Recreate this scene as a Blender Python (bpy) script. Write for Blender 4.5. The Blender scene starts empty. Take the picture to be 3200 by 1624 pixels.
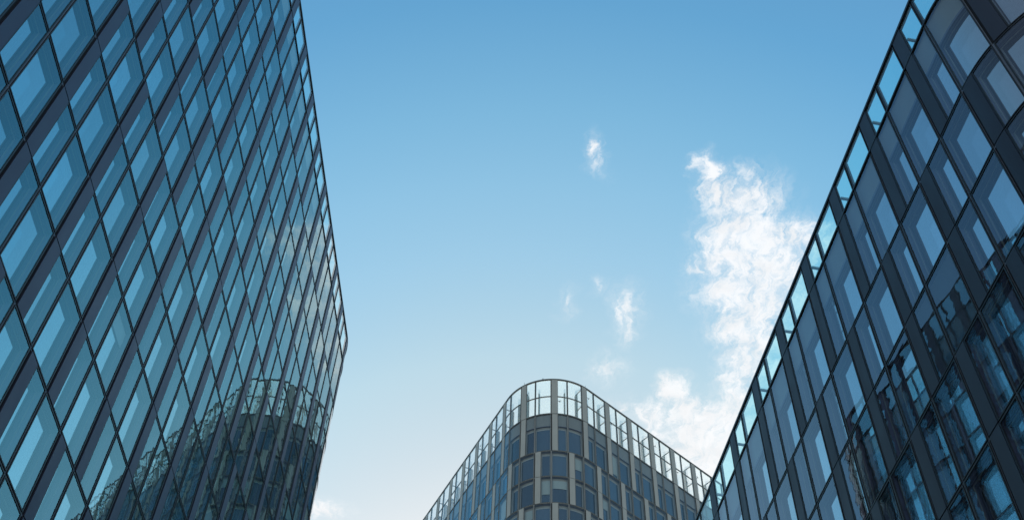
import bpy, math, random
from mathutils import Vector
random.seed(7)
R = math.radians
sc = bpy.context.scene
COL = sc.collection

# ------------------------------------------------------------------ camera
F_PX, PITCH, ROLL = 3688.5, 0.9294, 0.0440          # focal length in pixels of a 3200 wide picture
cam = bpy.data.cameras.new("camera")
cam.sensor_width = 36.0
cam.lens = 36.0 * F_PX / 3200.0
cam.clip_end = 5000.0
cam_ob = bpy.data.objects.new("camera", cam)
COL.objects.link(cam_ob)
cp, sp = math.cos(PITCH), math.sin(PITCH)
FWD = Vector((0, cp, sp)); UP0 = Vector((0, -sp, cp)); RT0 = Vector((1, 0, 0))
RT = RT0 * math.cos(ROLL) + UP0 * math.sin(ROLL)
UP = UP0 * math.cos(ROLL) - RT0 * math.sin(ROLL)
m = cam_ob.matrix_world.to_3x3()
for i in range(3):
    m[i][0] = RT[i]; m[i][1] = UP[i]; m[i][2] = -FWD[i]
cam_ob.matrix_world = m.to_4x4()
sc.camera = cam_ob

# ------------------------------------------------------------------ sun, sky, exposure
SUN_AZ, SUN_EL = R(2.0), R(27.0)
world = bpy.data.worlds.new("World"); sc.world = world
world.use_nodes = True
sun = bpy.data.lights.new("sun", 'SUN')
sun.energy = 3.0; sun.angle = R(0.5); sun.color = (1.0, 0.94, 0.86)
sun_ob = bpy.data.objects.new("sun", sun); COL.objects.link(sun_ob)
S = Vector((math.sin(SUN_AZ) * math.cos(SUN_EL), math.cos(SUN_AZ) * math.cos(SUN_EL), math.sin(SUN_EL)))
sun_ob.rotation_euler = S.to_track_quat('Z', 'Y').to_euler()
sc.view_settings.view_transform = 'Standard'
sc.view_settings.look = 'None'
sc.view_settings.gamma = 1.0
sc.view_settings.exposure = 0.35
sc.render.engine = 'CYCLES'
sc.cycles.max_bounces = 10
sc.cycles.glossy_bounces = 6
sc.cycles.diffuse_bounces = 3
sc.cycles.transparent_max_bounces = 24
sc.cycles.caustics_reflective = False
sc.cycles.caustics_refractive = False

class NT:
    """small helper round a node tree"""
    def __init__(s, tree):
        s.t = tree; s.n = tree.nodes; s.l = tree.links
        for x in list(s.n): s.n.remove(x)
    def new(s, kind, **kw):
        x = s.n.new(kind)
        for k, v in kw.items(): setattr(x, k, v)
        return x
    def put(s, sock, v):
        if isinstance(v, bpy.types.NodeSocket): s.l.new(v, sock)
        else: sock.default_value = v
    def math(s, op, a, b=0.0, c=None, clamp=False):
        x = s.new('ShaderNodeMath', operation=op, use_clamp=clamp)
        s.put(x.inputs[0], a); s.put(x.inputs[1], b)
        if c is not None: s.put(x.inputs[2], c)
        return x.outputs[0]
    def vmath(s, op, a, b=None, scale=None):
        x = s.new('ShaderNodeVectorMath', operation=op)
        s.put(x.inputs[0], a)
        if b is not None: s.put(x.inputs[1], b)
        if scale is not None: s.put(x.inputs['Scale'], scale)
        return x.outputs['Value'] if op in ('LENGTH', 'DOT_PRODUCT') else x.outputs[0]
    def mixc(s, f, a, b, mode='MIX'):
        x = s.new('ShaderNodeMix', data_type='RGBA', blend_type=mode)
        s.put(x.inputs[0], f); s.put(x.inputs[6], a); s.put(x.inputs[7], b)
        return x.outputs[2]
    def noise(s, vec, scale, detail=2.0, rough=0.5, dist=0.0):
        x = s.new('ShaderNodeTexNoise')
        s.put(x.inputs['Vector'], vec); s.put(x.inputs['Scale'], scale)
        s.put(x.inputs['Detail'], detail); s.put(x.inputs['Roughness'], rough); s.put(x.inputs['Distortion'], dist)
        return x
    def ramp(s, v, a, b, lo=0.0, hi=1.0, interp='SMOOTHSTEP'):
        x = s.new('ShaderNodeMapRange', interpolation_type=interp)
        s.put(x.inputs[0], v); s.put(x.inputs[1], a); s.put(x.inputs[2], b); s.put(x.inputs[3], lo); s.put(x.inputs[4], hi)
        return x.outputs[0]

# clouds live on a flat layer of sky: x/z and y/z of the direction, radius, weight
CLOUDS = [(0.1891, 0.6267, 0.0118, 0.0158, 1), (0.2008, 0.6537, 0.016, 0.0191, 1), (0.2209, 0.6672, 0.0241, 0.0242, 1), (0.2434, 0.6563, 0.028, 0.0287, 0.75), (0.231, 0.6283, 0.0197, 0.0113, 0.45), (0.2296, 0.699, 0.0327, 0.0299, 1.1), (0.2586, 0.6999, 0.0367, 0.03, 1.1), (0.2871, 0.6984, 0.0245, 0.0251, 0.95), (0.2353, 0.7372, 0.0395, 0.0285, 1.1), (0.2703, 0.7458, 0.0375, 0.0365, 1.1), (0.1924, 0.7459, 0.0125, 0.0105, 0.7), (0.2374, 0.7799, 0.0339, 0.0297, 1), (0.2697, 0.7945, 0.0342, 0.0328, 1.1), (0.2525, 0.8236, 0.0303, 0.0309, 1), (0.2822, 0.8448, 0.0262, 0.0344, 1), (0.2639, 0.8694, 0.0243, 0.0293, 0.9), (0.2595, 0.8997, 0.0202, 0.0242, 0.8), (0.2955, 0.8854, 0.0178, 0.0357, 0.9), (0.1902, 0.9254, 0.0164, 0.027, 1), (0.2103, 0.9589, 0.0253, 0.0285, 0.85), (0.2415, 0.9666, 0.0323, 0.0287, 1), (0.2654, 0.9396, 0.0274, 0.025, 0.75), (0.2245, 0.9971, 0.0328, 0.0327, 1.1), (0.253, 1.0154, 0.033, 0.0398, 1.2), (0.1695, 0.9678, 0.0208, 0.0217, 0.7), (0.1383, 0.9569, 0.0185, 0.0152, 0.5), (0.2772, 0.9873, 0.0279, 0.0389, 1.1), (0.176, 1.0068, 0.0235, 0.0264, 0.6), (0.2074, 1.0318, 0.0333, 0.0336, 0.9), (0.2596, 1.0631, 0.0433, 0.0414, 1.1), (0.0735, 0.6086, 0.0078, 0.0173, 0.8), (0.0836, 0.6313, 0.0071, 0.0103, 0.55), (0.127, 0.811, 0.0147, 0.0254, 0.85), (0.1315, 0.8362, 0.0096, 0.0159, 0.6), (0.1133, 0.8962, 0.0153, 0.0168, 0.62), (0.0613, 0.8019, 0.0069, 0.0132, 0.4), (0.0966, 0.778, 0.006, 0.0065, 0.35), (-0.2247, 1.1522, 0.0253, 0.0164, 0.75), (0.2953, 0.7444, 0.025, 0.0314, 0.9), (0.3144, 0.7122, 0.0246, 0.0255, 0.8), (0.3198, 0.7862, 0.0255, 0.0327, 0.8), (0.3095, 0.8375, 0.0261, 0.0342, 0.8)]

SKY_STRENGTH = 0.15
def build_world():
    w = NT(world.node_tree)
    sky = w.new('ShaderNodeTexSky', sky_type='NISHITA', sun_disc=False)
    sky.sun_elevation = SUN_EL; sky.sun_rotation = SUN_AZ
    sky.altitude = 100.0; sky.air_density = 1.0; sky.dust_density = 0.6; sky.ozone_density = 1.0
    tc = w.new('ShaderNodeTexCoord')
    d = tc.outputs['Generated']
    sep = w.new('ShaderNodeSeparateXYZ'); w.put(sep.inputs[0], d)
    z = w.math('MAXIMUM', sep.outputs[2], 0.05)
    cmb = w.new('ShaderNodeCombineXYZ')
    w.put(cmb.inputs[0], w.math('DIVIDE', sep.outputs[0], z)); w.put(cmb.inputs[1], w.math('DIVIDE', sep.outputs[1], z))
    p = cmb.outputs[0]
    warp = w.noise(p, 26.0, 5.0, 0.6)
    pw = w.vmath('ADD', p, w.vmath('SCALE', w.vmath('SUBTRACT', warp.outputs['Color'], (0.5, 0.5, 0.5)), scale=0.05))
    mask = None
    for cx, cy, rx, ry, s in CLOUDS:
        if 0 < cx < 0.14: s *= 0.85            # thin scraps
        elif cy > 0.9: s *= 1.3                # thicker bank low down
        v = w.vmath('SUBTRACT', pw, (cx, cy, 0.0))
        v = w.vmath('MULTIPLY', v, (1.0 / (rx * 1.42), 1.0 / (ry * 1.42), 0.0))
        b = w.math('MULTIPLY_ADD', w.vmath('LENGTH', v), -s, s)
        mask = b if mask is None else w.math('MAXIMUM', mask, b)
    rot = w.new('ShaderNodeMapping'); w.put(rot.inputs[0], pw)
    rot.inputs['Rotation'].default_value = (0, 0, R(35)); rot.inputs['Scale'].default_value = (2.1, 0.7, 1.0)
    fine = w.noise(rot.outputs[0], 58.0, 10.0, 0.66, 0.35)
    big = w.noise(pw, 30.0, 3.0, 0.5)
    nz = w.math('ADD', w.math('MULTIPLY', w.math('SUBTRACT', fine.outputs[0], 0.5), 1.7),
                w.math('MULTIPLY', w.math('SUBTRACT', big.outputs[0], 0.5), 0.9))
    mm = w.math('MAXIMUM', mask, -0.4)
    dens = w.ramp(w.math('ADD', mm, nz), -0.2, 0.98)
    dens = w.math('MULTIPLY', dens, w.ramp(mm, -0.28, 0.45))
    dens = w.math('MULTIPLY', dens, w.ramp(fine.outputs[0], 0.32, 0.58, 0.72, 1.0))
    dens = w.math('MAXIMUM', dens, w.math('MULTIPLY', w.ramp(mm, -0.35, 0.6), w.ramp(fine.outputs[0], 0.3, 0.7, 0.0, 0.5)))
    shade = w.ramp(big.outputs[0], 0.3, 0.7, 4.9, 5.4)
    cl = w.new('ShaderNodeCombineColor')
    w.put(cl.inputs[0], shade); w.put(cl.inputs[1], shade); w.put(cl.inputs[2], w.math('MULTIPLY', shade, 1.01))
    ramp = w.new('ShaderNodeValToRGB')
    w.put(ramp.inputs[0], w.vmath('DOT_PRODUCT', d, tuple(S)))
    el = ramp.color_ramp.elements
    el[0].position = SKY_TINT[0][0]; el[0].color = SKY_TINT[0][1]
    el[1].position = SKY_TINT[-1][0]; el[1].color = SKY_TINT[-1][1]
    for ps, cl_ in SKY_TINT[1:-1]:
        e = el.new(ps); e.color = cl_
    tint = w.mixc(1.0, sky.outputs[0], ramp.outputs[0], 'MULTIPLY')
    out = w.mixc(w.math('MULTIPLY', dens, 0.90), tint, cl.outputs[0])
    bg = w.new('ShaderNodeBackground'); w.put(bg.inputs[0], out); bg.inputs[1].default_value = SKY_STRENGTH
    o = w.new('ShaderNodeOutputWorld'); w.l.new(bg.outputs[0], o.inputs[0])
# colour of this day's air against the model sky, by angle from the sun (cosine): white glare near it, blue away from it
SKY_TINT = [(0.05, (1.16, 1.05, 0.90, 1)), (0.45, (0.82, 1.08, 1.0, 1)), (0.68, (0.56, 1.04, 1.10, 1)), (0.78, (0.57, 1.11, 1.14, 1)), (0.835, (0.75, 1.22, 1.14, 1)), (0.866, (0.85, 1.24, 1.12, 1)), (0.895, (0.90, 1.20, 1.06, 1)), (0.93, (0.96, 1.10, 0.91, 1)), (0.955, (0.88, 0.92, 0.78, 1)), (0.985, (0.80, 0.74, 0.64, 1))]
build_world()

# ------------------------------------------------------------------ materials
def new_mat(name):
    mt = bpy.data.materials.new(name); mt.use_nodes = True
    return mt, NT(mt.node_tree)

def ripple(n, amp):
    """normal of slightly wavy float glass: roller waves, soft dents, and each pane a little out of true"""
    geo = n.new('ShaderNodeNewGeometry')
    pos = geo.outputs['Position']
    a = n.noise(n.vmath('MULTIPLY', pos, (0.7, 0.7, 2.6)), 1.0, 1.5, 0.5)
    b = n.noise(n.vmath('MULTIPLY', pos, (1.0, 1.0, 9.0)), 1.0, 1.0, 0.5)
    va = n.vmath('SCALE', n.vmath('SUBTRACT', a.outputs['Color'], (0.5, 0.5, 0.5)), scale=amp)
    vb = n.vmath('SCALE', n.vmath('SUBTRACT', b.outputs['Color'], (0.5, 0.5, 0.5)), scale=amp * 0.55)
    at = n.new('ShaderNodeAttribute', attribute_name='tilt')
    v = n.vmath('ADD', n.vmath('ADD', va, vb), at.outputs['Vector'])
    nrm = n.vmath('NORMALIZE', n.vmath('ADD', geo.outputs['Normal'], v))
    cosi = n.math('ABSOLUTE', n.vmath('DOT_PRODUCT', geo.outputs['Normal'], geo.outputs['Incoming']))
    return nrm, cosi, geo

def schlick(n, cosi, f0):
    q = n.math('POWER', n.math('SUBTRACT', 1.0, cosi, clamp=True), 5.0)
    return n.math('MULTIPLY_ADD', q, 1.0 - f0, f0)

def glass_mat(name, trans, refl, f0, amp, veil=0.0):
    """thin outer pane: mirror by angle, the rest passes straight through tinted"""
    mt, n = new_mat(name)
    nrm, cosi, geo = ripple(n, amp)
    f = schlick(n, cosi, f0)
    tr = n.new('ShaderNodeBsdfTransparent'); tr.inputs[0].default_value = trans
    gl = n.new('ShaderNodeBsdfGlossy'); gl.inputs['Roughness'].default_value = 0.0
    n.l.new(n.mixc(n.ramp(f, 0.38, 0.62), refl, (1, 1, 1, 1)), gl.inputs[0])     # the coating loses its colour at grazing angles
    n.put(gl.inputs['Normal'], nrm)
    mx = n.new('ShaderNodeMixShader'); n.put(mx.inputs[0], f)
    n.l.new(tr.outputs[0], mx.inputs[1]); n.l.new(gl.outputs[0], mx.inputs[2])
    # film of dust
    df = n.new('ShaderNodeBsdfDiffuse'); df.inputs[0].default_value = (0.45, 0.47, 0.5, 1)
    ds = n.noise(n.vmath('MULTIPLY', geo.outputs['Position'], (1.3, 1.3, 0.35)), 1.0, 4.0, 0.6)
    mx2 = n.new('ShaderNodeMixShader'); n.put(mx2.inputs[0], n.ramp(ds.outputs[0], 0.42, 0.75, 0.0, 0.03))
    n.l.new(mx.outputs[0], mx2.inputs[1]); n.l.new(df.outputs[0], mx2.inputs[2])
    last = mx2
    if veil:                                   # grime that glows a little when the sun stands behind it
        tl = n.new('ShaderNodeBsdfTranslucent'); tl.inputs[0].default_value = (0.85, 0.9, 0.9, 1)
        last = n.new('ShaderNodeMixShader'); last.inputs[0].default_value = veil
        n.l.new(mx2.outputs[0], last.inputs[1]); n.l.new(tl.outputs[0], last.inputs[2])
    o = n.new('ShaderNodeOutputMaterial'); n.l.new(last.outputs[0], o.inputs[0])
    return mt

def window_mat(name, base, refl, f0, amp):
    """inner window: dark room behind coated glass"""
    mt, n = new_mat(name)
    nrm, cosi, geo = ripple(n, amp)
    f = schlick(n, cosi, f0)
    at = n.new('ShaderNodeAttribute', attribute_name='rnd')
    k = n.ramp(at.outputs['Fac'], 0.0, 1.0, 0.55, 1.5, 'LINEAR')
    df = n.new('ShaderNodeBsdfDiffuse')
    cc = n.vmath('SCALE', base[:3], scale=k); n.l.new(cc, df.inputs[0])
    gl = n.new('ShaderNodeBsdfGlossy'); gl.inputs['Roughness'].default_value = 0.0
    n.l.new(n.vmath('SCALE', refl[:3], scale=n.ramp(at.outputs['Fac'], 0.0, 1.0, 0.78, 1.0, 'LINEAR')), gl.inputs[0])
    n.put(gl.inputs['Normal'], nrm)
    mx = n.new('ShaderNodeMixShader'); n.put(mx.inputs[0], f)
    n.l.new(df.outputs[0], mx.inputs[1]); n.l.new(gl.outputs[0], mx.inputs[2])
    o = n.new('ShaderNodeOutputMaterial'); n.l.new(mx.outputs[0], o.inputs[0])
    return mt

def solid(name, col, rough=0.5, metal=0.0, var=0.08, scale=1.5, streak=1.0):
    mt, n = new_mat(name)
    geo = n.new('ShaderNodeNewGeometry')
    a = n.noise(n.vmath('MULTIPLY', geo.outputs['Position'], (scale, scale, scale * 0.3 * streak)), 1.0, 5.0, 0.6)
    k = n.ramp(a.outputs[0], 0.25, 0.75, 1.0 - var, 1.0 + var, 'LINEAR')
    c = n.vmath('SCALE', col[:3], scale=k)
    b = n.new('ShaderNodeBsdfPrincipled')
    n.l.new(c, b.inputs['Base Color'])
    n.put(b.inputs['Roughness'], n.ramp(a.outputs[0], 0.2, 0.8, rough * 0.85, min(1.0, rough * 1.15), 'LINEAR'))
    b.inputs['Metallic'].default_value = metal
    o = n.new('ShaderNodeOutputMaterial'); n.l.new(b.outputs[0], o.inputs[0])
    return mt

M = {
 'glass_l': glass_mat('outer_glass_teal', (0.85, 0.965, 0.98, 1), (0.56, 0.94, 1.0, 1), 0.22, 0.0058),
 'glass_r': glass_mat('outer_glass_blue', (0.88, 0.97, 0.98, 1), (0.95, 0.92, 1.0, 1), 0.12, 0.007),
 'glass_c': glass_mat('outer_glass_clear', (0.88, 0.93, 0.93, 1), (0.85, 0.97, 1.0, 1), 0.09, 0.004),
 'glass_top': glass_mat('parapet_glass', (0.60, 0.98, 1.0, 1), (0.9, 0.97, 1.0, 1), 0.06, 0.004, 0.06),
 'glass_top_c': glass_mat('parapet_glass_dusty', (0.88, 0.96, 0.97, 1), (0.9, 0.97, 1.0, 1), 0.06, 0.004, 0.20),
 'win_l': window_mat('window_glass_teal', (0.02, 0.06, 0.07, 1), (0.86, 0.94, 0.95, 1), 0.72, 0.0015),
 'win_r': window_mat('window_glass_blue', (0.02, 0.05, 0.07, 1), (1.0, 0.90, 0.88, 1), 0.74, 0.0015),
 'win_c': window_mat('window_glass_navy', (0.04, 0.075, 0.11, 1), (0.68, 0.86, 0.95, 1), 0.20, 0.004),
 'panel_l': solid('violet_grey_panel', (0.058, 0.06, 0.098), 0.45, 0.3),
 'panel_r': solid('charcoal_panel', (0.038, 0.043, 0.068), 0.5, 0.2),
 'panel_c': solid('pale_stone_grey_panel', (0.45, 0.45, 0.42), 0.6, 0.0),
 'frame_d': solid('black_frame', (0.012, 0.011, 0.014), 0.45),
 'frame_c': solid('bronze_grey_frame', (0.17, 0.17, 0.16), 0.45),
 'strip': solid('mullion_grey', (0.22, 0.24, 0.29), 0.4, 0.2),
 'strip_c': solid('mullion_pale', (0.42, 0.42, 0.40), 0.45, 0.1),
 'joint': solid('joint_black', (0.006, 0.005, 0.007), 0.8),
 'wall': solid('cavity_grey', (0.12, 0.13, 0.225), 0.6),
 'wall_r': solid('cavity_navy', (0.085, 0.085, 0.16), 0.6),
 'wall_c': solid('cavity_grey_pale', (0.36, 0.35, 0.33), 0.6),
 'wframe': solid('window_frame_grey', (0.20, 0.22, 0.24), 0.5),
 'wframe_c': solid('window_frame_silver', (0.46, 0.47, 0.47), 0.45),
 'spandrel': solid('spandrel_grey', (0.30, 0.30, 0.29), 0.6),
 'rail': solid('blind_rail', (0.17, 0.18, 0.25), 0.45, 0.1),
 'steel': solid('galvanised_steel', (0.30, 0.32, 0.31), 0.4, 0.5),
 'post': solid('pale_post', (0.28, 0.30, 0.29), 0.4, 0.0),
 'polished': solid('polished_steel', (0.8, 0.8, 0.8), 0.12, 1.0),
 'sky_streak': solid('pale_sky_streak', (0.24, 0.29, 0.35), 0.4, 0.0),  # pale tone stands in for sky reflected in the narrow cells
 'bracket': solid('bracket_grey', (0.10, 0.10, 0.13), 0.5),
 'steel_d': solid('dark_steel', (0.03, 0.03, 0.035), 0.45, 0.3),
 'blind': solid('blind_slats', (0.30, 0.33, 0.38), 0.5),
 'roller': solid('roller_blind', (0.45, 0.52, 0.52), 0.8),
 'sticker': solid('sticker_black', (0.01, 0.01, 0.012), 0.6),
 'roof': solid('roof_grey', (0.22, 0.22, 0.21), 0.9),
 'core': solid('render_grey', (0.20, 0.20, 0.20), 0.8),
}

# ------------------------------------------------------------------ plan curves
class Path:
    """straight run, rounded corner, straight run; t grows to the right of someone facing the facade"""
    def __init__(s, p0, az0, turn, rad):
        s.p0 = Vector((p0[0], p0[1], 0)); s.az0 = az0; s.turn = turn; s.rad = rad; s.A = turn * rad
        h = s.head(0); s.c = s.p0 + Vector((-h.y, h.x, 0)) * rad      # centre on the left of the heading
        s.p1 = s.at(s.A)
    def az(s, t): return s.az0 - min(max(t, 0.0), s.A) / s.rad
    def head(s, t):
        a = s.az(t); return Vector((math.sin(a), math.cos(a), 0))
    def nrm(s, t):
        h = s.head(t); return Vector((h.y, -h.x, 0))
    def at(s, t, o=0.0, z=0.0):
        if t <= 0: p = s.p0 + s.head(0) * t
        elif t <= s.A + 1e-9: p = s.c + s.nrm(t) * s.rad
        else: p = s.p1 + s.head(t) * (t - s.A)
        p = p + s.nrm(t) * o
        return Vector((p.x, p.y, z))
    def cuts(s, a, b):
        if b <= 0 or a >= s.A: return [a, b]
        n = max(1, int(math.ceil((b - a) / 0.28)))
        return [a + (b - a) * i / n for i in range(n + 1)]

class MB:
    def __init__(s): s.v = []; s.f = []; s.tilt = []; s.rnd = []; s.smooth = []
    def _add(s, pts, tilt=(0, 0, 0), rnd=0.5):
        i = len(s.v); s.v += pts; s.tilt += [tilt] * len(pts); s.rnd += [rnd] * len(pts); return i
    def face(s, idx, sm=False): s.f.append(idx); s.smooth.append(sm)
    def sheet(s, P, a, b, z0, z1, o, tilt=(0, 0, 0), rnd=0.5):
        ts = P.cuts(a, b); pts = []
        for t in ts: pts += [P.at(t, o, z0), P.at(t, o, z1)]
        i = s._add(pts, tilt, rnd)
        for k in range(len(ts) - 1):
            q = i + 2 * k; s.face((q, q + 2, q + 3, q + 1), len(ts) > 2)
        return s
    def slab(s, P, a, b, z0, z1, o0, o1, rnd=0.5):
        ts = P.cuts(a, b); pts = []
        for t in ts: pts += [P.at(t, o0, z0), P.at(t, o1, z0), P.at(t, o1, z1), P.at(t, o0, z1)]
        i = s._add(pts, rnd=rnd)
        for k in range(len(ts) - 1):
            q = i + 4 * k; r = q + 4
            for u, w in ((0, 1), (1, 2), (2, 3), (3, 0)): s.face((q + u, r + u, r + w, q + w))
        e = i + 4 * (len(ts) - 1)
        s.face((i, i + 1, i + 2, i + 3)); s.face((e + 3, e + 2, e + 1, e))
        return s
    def ring(s, P, a, b, z0, z1, w, o0, o1):
        s.slab(P, a, a + w, z0, z1, o0, o1); s.slab(P, b - w, b, z0, z1, o0, o1)
        s.slab(P, a + w, b - w, z0, z0 + w, o0, o1 - 0.002); s.slab(P, a + w, b - w, z1 - w, z1, o0, o1 - 0.002)
        return s
    def bar(s, p, q, r, r2=None):
        d = (q - p).normalized(); u = d.cross(Vector((0, 0, 1)))
        if u.length < 0.1: u = Vector((1, 0, 0))
        u.normalize(); v = d.cross(u); r2 = r2 or r
        pts = []
        for c in (p, q):
            for x, y in ((-1, -1), (1, -1), (1, 1), (-1, 1)): pts.append(c + u * x * r + v * y * r2)
        i = s._add(pts)
        for k in range(4): s.face((i + k, i + (k + 1) % 4, i + 4 + (k + 1) % 4, i + 4 + k))
        s.face((i + 3, i + 2, i + 1, i)); s.face((i + 4, i + 5, i + 6, i + 7))
        return s
    def prism(s, poly, z0, z1):
        n = len(poly)
        i = s._add([Vector((p.x, p.y, z0)) for p in poly] + [Vector((p.x, p.y, z1)) for p in poly])
        for k in range(n): s.face((i + k, i + (k + 1) % n, i + n + (k + 1) % n, i + n + k))
        s.face(tuple(i + k for k in reversed(range(n)))); s.face(tuple(i + n + k for k in range(n)))
        return s
    def extend(s, o):
        i = len(s.v); s.v += o.v; s.tilt += o.tilt; s.rnd += o.rnd; s.smooth += o.smooth
        s.f += [tuple(x + i for x in f) for f in o.f]
    def build(s, name, mat, parent, origin, stuff=False):
        me = bpy.data.meshes.new(name)
        me.from_pydata([tuple(p - origin) for p in s.v], [], s.f)
        me.polygons.foreach_set('use_smooth', s.smooth)
        at = me.attributes.new('tilt', 'FLOAT_VECTOR', 'POINT'); at.data.foreach_set('vector', [c for t in s.tilt for c in t])
        at = me.attributes.new('rnd', 'FLOAT', 'POINT'); at.data.foreach_set('value', s.rnd)
        me.materials.append(mat)
        ob = bpy.data.objects.new(name, me); COL.objects.link(ob)
        if parent is not None: ob.parent = parent
        if stuff: ob['kind'] = 'stuff'
        return ob

def screen(p):
    z = p.dot(FWD)
    if z < 0.5: return None
    return (1600 + F_PX * p.dot(RT) / z, 812 - F_PX * p.dot(UP) / z)
def seen(P, a, b, z0, z1, o=0.0):
    """size of a facade cell in the picture (0 when outside it or turned away)"""
    tm = (a + b) / 2; c = P.at(tm, o, (z0 + z1) / 2)
    if P.nrm(tm).dot(-c) <= 0: return 0.0
    q = [screen(P.at(t, o, z)) for t, z in ((a, z0), (b, z0), (b, z1), (a, z1))]
    if any(x is None for x in q): return 0.0
    if max(x for x, y in q) < 0 or min(x for x, y in q) > 3200 or max(y for x, y in q) < 0 or min(y for x, y in q) > 1624: return 0.0
    ar = 0.5 * abs(sum(q[i][0] * q[(i + 1) % 4][1] - q[(i + 1) % 4][0] * q[i][1] for i in range(4)))
    inside = all(0 < x < 3200 and 0 < y < 1624 for x, y in q)
    return ar * (1.0 if inside else 0.5)

class Parts:
    """collects the repeats of one kind; the largest in view become parts, the rest one part"""
    def __init__(s, name, mat, limit=100): s.name = name; s.mat = mat; s.items = []; s.limit = limit
    def add(s, size, mb, *subs): s.items.append((size, mb, subs))
    def build(s, root, origin):
        s.items.sort(key=lambda x: -x[0])
        vis = [x for x in s.items if x[0] > 0][:s.limit]
        rest = s.items[len(vis):]
        for sz, mb, subs in vis:
            o = mb.build(s.name, s.mat, root, origin)
            for nm, sm, mt in subs: sm.build(nm, mt, o, origin)
        if rest:
            big = MB()
            for sz, mb, subs in rest: big.extend(mb)
            o = big.build(s.name, s.mat, root, origin, stuff=True)
            groups = {}
            for sz, mb, subs in rest:
                for nm, sm, mt in subs: groups.setdefault((nm, mt), MB()).extend(sm)
            for (nm, mt), g in groups.items(): g.build(nm, mt, o, origin, stuff=True)

GROUND = -1.6
H = 3.6
def tilt(k=0.0032):
    return (random.gauss(0, k), random.gauss(0, k), random.gauss(0, k))

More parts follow.
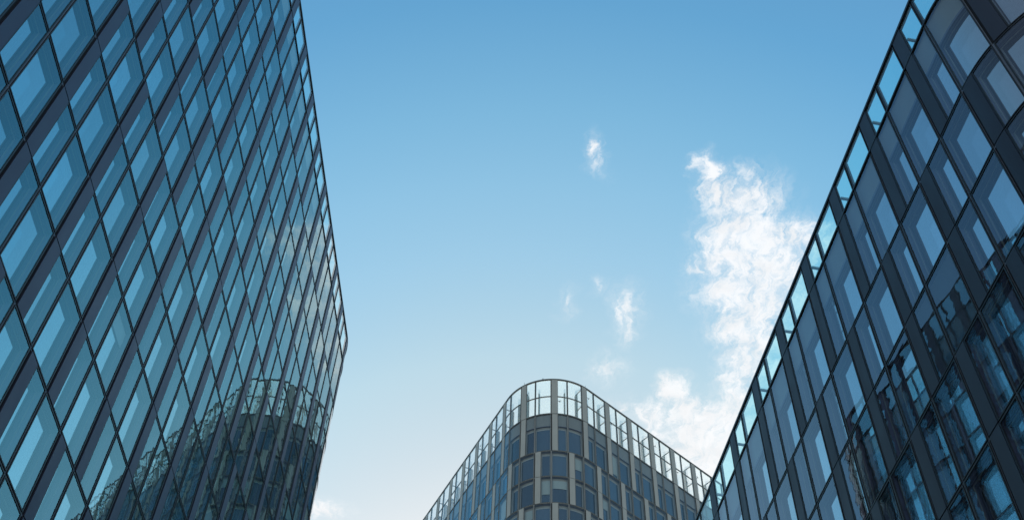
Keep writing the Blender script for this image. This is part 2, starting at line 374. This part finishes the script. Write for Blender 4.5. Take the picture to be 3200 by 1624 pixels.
def office(name, label, P, w, t0, k0, k1, z_top, z_base, z_q1, par_top, pars, mats, depth=0.28, slot=0.06, two_tier=False, z_low=GROUND, fw=0.045, sky_streak=lambda r, k: True, back=None, blinds={}, p_blind=0.0, group=None):
    rnd = random.Random(name + str(z_top))
    """t of grid line k is t0 + k*w; cell k lies right of line k; pars: parity of the panel cells per storey from the top"""
    base = P.at((P.A) / 2, -6.0, GROUND)
    root = bpy.data.objects.new(name, None); COL.objects.link(root)
    root.location = base; root['label'] = label; root['category'] = 'office building'
    if group: root['group'] = group
    org = base
    T = lambda k: t0 + k * w
    fr, st, pn, gl, wn, wf, wl = (mats[x] for x in ('frame', 'strip', 'panel', 'glass', 'win', 'wframe', 'wall'))
    panes = Parts('glass_pane', gl); wins = Parts('window', wn); pans = Parts('cladding_panel', pn)
    spans = Parts('spandrel_panel', M['spandrel']); sky_streaks = Parts('sky_streak_strip', M['sky_streak']); bl = Parts('venetian_blind', M['blind'])
    rollers = Parts('roller_blind', M['roller'])
    lining = MB(); rails = MB()
    rows = [(z_q1, z_base)]
    z = z_q1
    while z - H > z_low - 0.01: rows.append((z - H, z)); z -= H
    zend = z
    for r, (za, zb) in enumerate(rows):
        par = pars[r] if r < len(pars) else pars[-1] if False else (pars[r % len(pars)] if r >= len(pars) else pars[r])
        span = 1.7 if r == 0 else 0.0
        for k in range(k0, k1):
            a, b = T(k), T(k + 1)
            sz = seen(P, a, b, za, zb)
            isp = (k - par) % 2 == 0
            ga = a + (0.70 if isp else 0.04); gb = b - 0.04
            # outer pane and its black frame
            mb = MB().sheet(P, ga, gb, za + 0.035, zb - 0.035, 0.0, tilt())
            fm = MB().ring(P, ga, gb, za + 0.035, zb - 0.035, 0.05, -0.05, 0.022)
            panes.add(sz, mb, ('pane_frame', fm, fr))
            if isp:
                pm = MB().slab(P, a + 0.10, a + 0.685, za + 0.028, zb - 0.028, -0.06, 0.035)
                jm = MB().slab(P, a - 0.012, a + 0.098, za, zb, -0.09, -0.02)
                jm.slab(P, a + 0.10, a + 0.688, za - 0.027, za + 0.027, -0.012, 0.012)
                pans.add(sz, pm, ('panel_joint', jm, M['joint']))
            # recess behind: side walls, soffit, window
            ca = a + (0.685 if isp else 0.03); cb = b - (0.03 if (k + 1 - par) % 2 else 0.012)
            zt = zb - 0.06
            lining.slab(P, cb - 0.03, cb, za, zb, -depth, -0.055)
            if isp: lining.slab(P, a + 0.65, a + 0.684, za, zb, -depth, -0.062)
            lining.slab(P, ca, cb - 0.031, zb - 0.06, zb + 0.055, -depth, -0.056)
            if span:
                sm = MB().slab(P, ca + 0.01, cb - 0.04, zb - span, zb - 0.07, -0.14, -0.10)
                spans.add(sz, sm)
                lining.slab(P, ca, cb - 0.031, zb - span - 0.05, zb - span - 0.001, -depth, -0.09)
                zt = zb - span - 0.05
            for q in (0.06, 0.17):
                rails.slab(P, ca + 0.01, cb - 0.04, zt - 0.05, zt - 0.001, -depth + q, -depth + q + 0.025)
            wa, wb, wz0, wz1 = ca + 0.035, cb - 0.07, za + 0.08, zt - 0.06 - slot
            wm = MB().sheet(P, wa, wb, wz0, wz1, -depth + 0.02, tilt(0.003), random.random())
            wfm = MB().ring(P, wa - 0.04, wb + 0.04, wz0 - 0.04, wz1 + 0.04, fw, -depth + 0.002, -depth + 0.04)
            wins.add(sz, wm, ('window_frame', wfm, wf))
            if isp and sky_streak(r, k):  # pale strips imitate streaks of reflected sky, dark brackets across them
                g = MB(); tg = ca + 0.60
                for q0, q1 in ((0.06, 0.30), (0.335, 0.64), (0.695, 0.93)):
                    h_ = zt - za
                    g.slab(P, tg, tg + 0.045, za + h_ * q0, za + h_ * q1, -0.19, -0.17)
                g2 = MB()
                for zz in (0.32, 0.68):
                    z_ = za + (zt - za) * zz
                    g2.slab(P, tg - 0.08, tg + 0.36, z_, z_ + 0.03, -0.20, -0.175)
                sky_streaks.add(sz, g, ('bracket', g2, M['bracket']))
            kind, amount = blinds.get((r, k), (None, 0))
            if kind is None and rnd.random() < p_blind: kind, amount = 'r', rnd.choice((0.25, 0.4, 0.55, 0.8, 0.97))
            if kind:
                zl = wz1 - (wz1 - wz0) * amount
                if kind == 'v':
                    vb = MB(); zz = zl
                    while zz < wz1:
                        vb.slab(P, ca + 0.04, cb - 0.06, zz, zz + 0.012, -0.15, -0.09); zz += 0.075
                    bl.add(sz, vb)
                else:
                    rollers.add(sz, MB().slab(P, wa + 0.04, wb - 0.04, zl, wz1 - 0.04, -depth + 0.055, -depth + 0.065))
    panes.build(root, org); wins.build(root, org); pans.build(root, org); spans.build(root, org)
    sky_streaks.build(root, org); bl.build(root, org); rollers.build(root, org)
    ta, tb = T(k0), T(k1)
    lining.build('cavity_lining', wl, root, org)
    rails.build('soffit_rail', M['rail'], root, org)
    MB().slab(P, ta, tb, zend, z_base - 0.02, -depth - 0.3, -depth).build('inner_wall', wl, root, org)
    # mullions between panes, one strip for every line and storey
    mul = Parts('mullion', st)
    for k in range(k0, k1 + 1):
        mm = MB(); size = 0
        for r, (za, zb) in enumerate(rows):
            par = pars[r % len(pars)]
            if (k - par) % 2:
                mm.slab(P, T(k) - 0.04, T(k) + 0.04, za + 0.03, zb - 0.03, -0.08, -0.012)
            else:
                mm.slab(P, T(k) - 0.045, T(k) - 0.013, za + 0.03, zb - 0.03, -0.08, -0.012)
            size += seen(P, T(k) - 0.05, T(k) + 0.05, za, zb)
        mul.add(size, mm)
    mul.build(root, org)
    trn = Parts('transom', st)
    for z in [zend] + [r_[1] for r_ in rows][1:]:
        trn.add(1.0, MB().slab(P, ta, tb, z - 0.03, z + 0.03, -0.09, -0.014))
    trn.build(root, org)
    # ---- parapet: glass screen above the roof
    pp = Parts('parapet_pane', mats.get('top', M['glass_top'])); ppan = Parts('parapet_panel', pn); posts = Parts('parapet_post', M['post'] if two_tier else M['steel'])
    zs = [z_base + 0.05, z_top - 0.07]
    if two_tier: zs = [zs[0], (zs[0] + zs[1]) / 2, zs[1]]
    for k in range(k0, k1):
        a, b = T(k), T(k + 1); isp = (k - par_top) % 2 == 0
        sz = seen(P, a, b, z_base, z_top)
        ga = a + (0.70 if isp else 0.04); gb = b - 0.04
        for i in range(len(zs) - 1):
            pp.add(sz, MB().sheet(P, ga, gb, zs[i] + 0.02, zs[i + 1] - 0.02, 0.0, tilt(0.001)),
                   ('pane_frame', MB().ring(P, ga, gb, zs[i] + 0.02, zs[i + 1] - 0.02, 0.045, -0.05, 0.02), fr))
        if isp:
            ppan.add(sz, MB().slab(P, a + 0.05, a + 0.685, zs[0] + 0.012, zs[-1] - 0.012, -0.06, 0.035))
            # back-stay: post standing on the roof and struts to the screen
            tp = a + 0.34
            hgt = z_top - z_base
            if two_tier:
                tq = a + 0.02
                pm = MB().slab(P, tq - 0.09, tq + 0.09, z_base - 0.5, z_top - 0.62, -1.35, -0.95)
                pm.slab(P, tq + w - 0.07, tq + w + 0.07, z_base - 0.5, z_top - 0.9, -1.35, -1.05)
                sm = MB()
                for zz in (z_top - 0.55, z_base + hgt * 0.42):
                    sm.bar(P.at(tq, -1.3, zz), P.at(tq, -0.06, zz), 0.045)
                posts.add(sz, pm, ('strut', sm, M['steel_d']))
            else:
                zz = z_base + hgt * 0.45
                pm = MB().slab(P, tp + 0.42, tp + 0.50, z_base - 0.4, zz + 0.12, -0.95, -0.87)
                sm = MB().bar(P.at(tp + 0.46, -0.87, zz), P.at(tp + 0.46, -0.02, zz), 0.05)
                posts.add(sz, pm, ('strut', sm, M['steel']))
    pp.build(root, org); ppan.build(root, org); posts.build(root, org)
    pm_ = Parts('parapet_mullion', fr)
    for k in range(k0, k1 + 1):
        isp = (k - par_top) % 2 == 0
        pm_.add(seen(P, T(k) - 0.05, T(k) + 0.05, z_base, z_top), MB().slab(P, T(k) - 0.042, T(k) + (0.048 if isp else 0.042), zs[0], zs[-1], -0.14, -0.012))
    pm_.build(root, org)
    MB().slab(P, ta, tb, z_base - 0.045, z_base + 0.052, -0.35, 0.05).build('parapet_sill', fr, root, org)
    MB().slab(P, ta, tb, z_top - 0.075, z_top + 0.06, -0.13, 0.06).build('coping', fr, root, org)
    if two_tier:
        MB().slab(P, ta, tb, zs[1] - 0.03, zs[1] + 0.03, -0.1, 0.012).build('parapet_rail', fr, root, org)
    # ---- body behind the facade, roof and plinth
    ts = P.cuts(ta, tb)
    if len(ts) == 2: ts = [ta, tb]
    line = [P.at(t, -depth - 0.31) for t in [ta] + [P.A * i / 16 for i in range(17)] + [tb]]
    poly = line + [Vector(b_) for b_ in back]
    MB().prism(list(poly), GROUND, z_base - 0.25).build('building_core', M['core'], root, org)
    line2 = [P.at(t, -0.36) for t in [ta] + [P.A * i / 16 for i in range(17)] + [tb]]
    MB().prism(line2 + [Vector(b_) for b_ in back], z_base - 0.245, z_base - 0.05).build('roof', M['roof'], root, org)
    MB().slab(P, ta, tb, GROUND, zend - 0.035, -depth - 0.3, -0.02).build('plinth', pn, root, org)
    return root, T

DARK = dict(frame=M['frame_d'], strip=M['strip'], wframe=M['wframe'], wall=M['wall'])
# ---- tall block on the left
aL, wL = 0.0594, 1.834
KL = 22.9
PL = Path((-15.371 + math.sin(aL) * KL * wL, 19.565 + math.cos(aL) * KL * wL), aL, R(106), 5.4)
E_, O_ = 0, 1
tower, TL = office('office_building', 'tall dark glass office block whose panes mirror the pale rounded tower and a cloud',
    PL, wL, -KL * wL, -9, 36, 71.371, 68.742, 63.806, O_, [O_, E_, E_, E_, E_, O_, O_, E_, E_, E_, E_, O_, O_, E_, E_, E_, E_, O_],
    dict(DARK, panel=M['panel_l'], glass=M['glass_l'], win=M['win_l']), back=[(-38, 82, 0), (-46, 5, 0)], p_blind=0.03, sky_streak=lambda r, k: k >= 9)
# ---- lower block on the right (its grid runs the other way: k counts back towards the camera)
aR, wR = math.pi - 0.1435, 1.8452
KR = 0.0
PR = Path((14.7855, 18.589), aR, R(106), 5.84)
right, TR = office('office_building', 'lower charcoal glass office block with clear parapet, mirroring the roofline of the block opposite',
    PR, wR, 0.0, -22, 12, 42.527, 40.422, 35.394, O_, [O_, E_, E_, O_, O_, E_, E_, O_, O_, E_],
    dict(DARK, wall=M['wall_r'], panel=M['panel_r'], glass=M['glass_r'], win=M['win_r']), back=[(34, 34, 0), (26, 62, 0)],
    p_blind=0.0, sky_streak=lambda r, k: k < -6, blinds={(2, -4): ('v', 0.95), (2, -3): ('v', 0.95)})
# ---- pale tower with the rounded nose
wC = 1.8069
PC = Path((0.2373, 93.9), 2.7059, 1.8364, 5.8405)
centre, TC = office('office_building', 'pale grey panelled tower with rounded nose and two-tier glass parapet on its roof',
    PC, wC, 9.7372, -24, 24, 99.065, 93.52, 87.99, E_, [E_, O_, O_, E_, E_, O_, O_, E_, E_, O_, O_, E_],
    dict(frame=M['frame_c'], strip=M['strip_c'], wframe=M['wframe_c'], wall=M['wall_c'], top=M['glass_top_c'], panel=M['panel_c'], glass=M['glass_c'], win=M['win_c']),
    two_tier=True, slot=0.34, fw=0.11, sky_streak=lambda r, k: False, z_low=46.0, back=[(30, 125, 0), (0, 135, 0)],
    p_blind=0.05, blinds={(2, -3): ('r', 0.6), (2, -2): ('r', 0.35), (2, 1): ('r', 0.4), (1, -1): ('r', .5)})

# small things on the pale tower's parapet: bird stickers on the panes, thin rods, a polished ball added on the coping to catch a sun glint
def sticker(P, t, z, size, rot):
    out = [(-1.0, 0.35), (-0.45, 0.42), (-0.1, 0.12), (0.1, 0.5), (0.25, 0.12), (0.62, 0.62), (1.0, 0.55), (0.5, 0.2), (0.3, -0.12), (0.55, -0.5), (0.3, -0.42), (0.05, -0.14), (-0.3, 0.08), (-0.6, 0.2)]
    mb = MB(); pts = []
    for o in (0.004, 0.008):
        for x, y in out:
            u = x * math.cos(rot) - y * math.sin(rot); v = x * math.sin(rot) + y * math.cos(rot)
            pts.append(P.at(t + u * size, o, z + v * size))
    i = mb._add(pts); n = len(out)
    for q in range(n): mb.face((i + q, i + (q + 1) % n, i + n + (q + 1) % n, i + n + q))
    mb.face(tuple(i + q for q in range(n))); mb.face(tuple(i + n + q for q in reversed(range(n))))
    return mb
oc = centre.location.copy()
for kf, zf, rot in ((-3.55, 0.68, 0.5), (-1.52, 0.36, 0.1), (0.5, 0.74, 0.0), (2.5, 0.45, 0.6), (4.55, 0.5, -0.4), (6.55, 0.72, 0.9), (8.5, 0.4, 0.2),
                    (9.4, 0.3, 2.2), (10.55, 0.68, 1.2), (-5.5, 0.4, 0.9), (-9.3, 0.75, 0.2), (-9.5, 0.35, 1.4), (-11.4, 0.6, 2.0), (-15.4, 0.3, 0.3)):
    sticker(PC, TC(kf), 93.52 + zf * 5.5, 0.30, rot).build('bird_sticker', M['sticker'], centre, oc)
for kf in (-4.6, 1.1):
    p = PC.at(TC(kf), -1.4, 93.0)
    MB().bar(p, p + Vector((0, 0, 8.6)), 0.018).build('lightning_rod', M['steel'], centre, oc)
def ball(c, r):
    mb = MB(); n = 12; rows = 8; idx = []
    for a in range(rows + 1):
        th = math.pi * a / rows
        idx.append(mb._add([c + Vector((math.sin(th) * math.cos(2 * math.pi * b / n), math.sin(th) * math.sin(2 * math.pi * b / n), math.cos(th))) * r for b in range(n)]))
    for a in range(rows):
        for b in range(n):
            mb.face((idx[a] + b, idx[a + 1] + b, idx[a + 1] + (b + 1) % n, idx[a] + (b + 1) % n), True)
    return mb
ball(PC.at(TC(-2.52), -0.02, 99.2), 0.13).build('glint_ball', M['polished'], centre, oc)  # ball added only for the sun glint on the coping

# ------------------------------------------------------------------ ground
def ground():
    mb = MB(); s_ = 3000.0
    i = mb._add([Vector((-s_, -s_, GROUND)), Vector((s_, -s_, GROUND)), Vector((s_, s_, GROUND)), Vector((-s_, s_, GROUND))])
    mb.face((i, i + 1, i + 2, i + 3))
    mt, n = new_mat('paving')
    geo = n.new('ShaderNodeNewGeometry')
    br = n.new('ShaderNodeTexBrick'); n.put(br.inputs['Vector'], geo.outputs['Position'])
    br.inputs['Scale'].default_value = 1.0
    br.inputs['Color1'].default_value = (0.24, 0.235, 0.22, 1); br.inputs['Color2'].default_value = (0.28, 0.27, 0.26, 1)
    br.inputs['Mortar'].default_value = (0.1, 0.1, 0.1, 1); br.inputs['Mortar Size'].default_value = 0.01
    b = n.new('ShaderNodeBsdfPrincipled'); n.l.new(br.outputs[0], b.inputs['Base Color']); b.inputs['Roughness'].default_value = 0.8
    o = n.new('ShaderNodeOutputMaterial'); n.l.new(b.outputs[0], o.inputs[0])
    ob = mb.build('ground', mt, None, Vector((0, 0, 0))); ob['kind'] = 'structure'
ground()
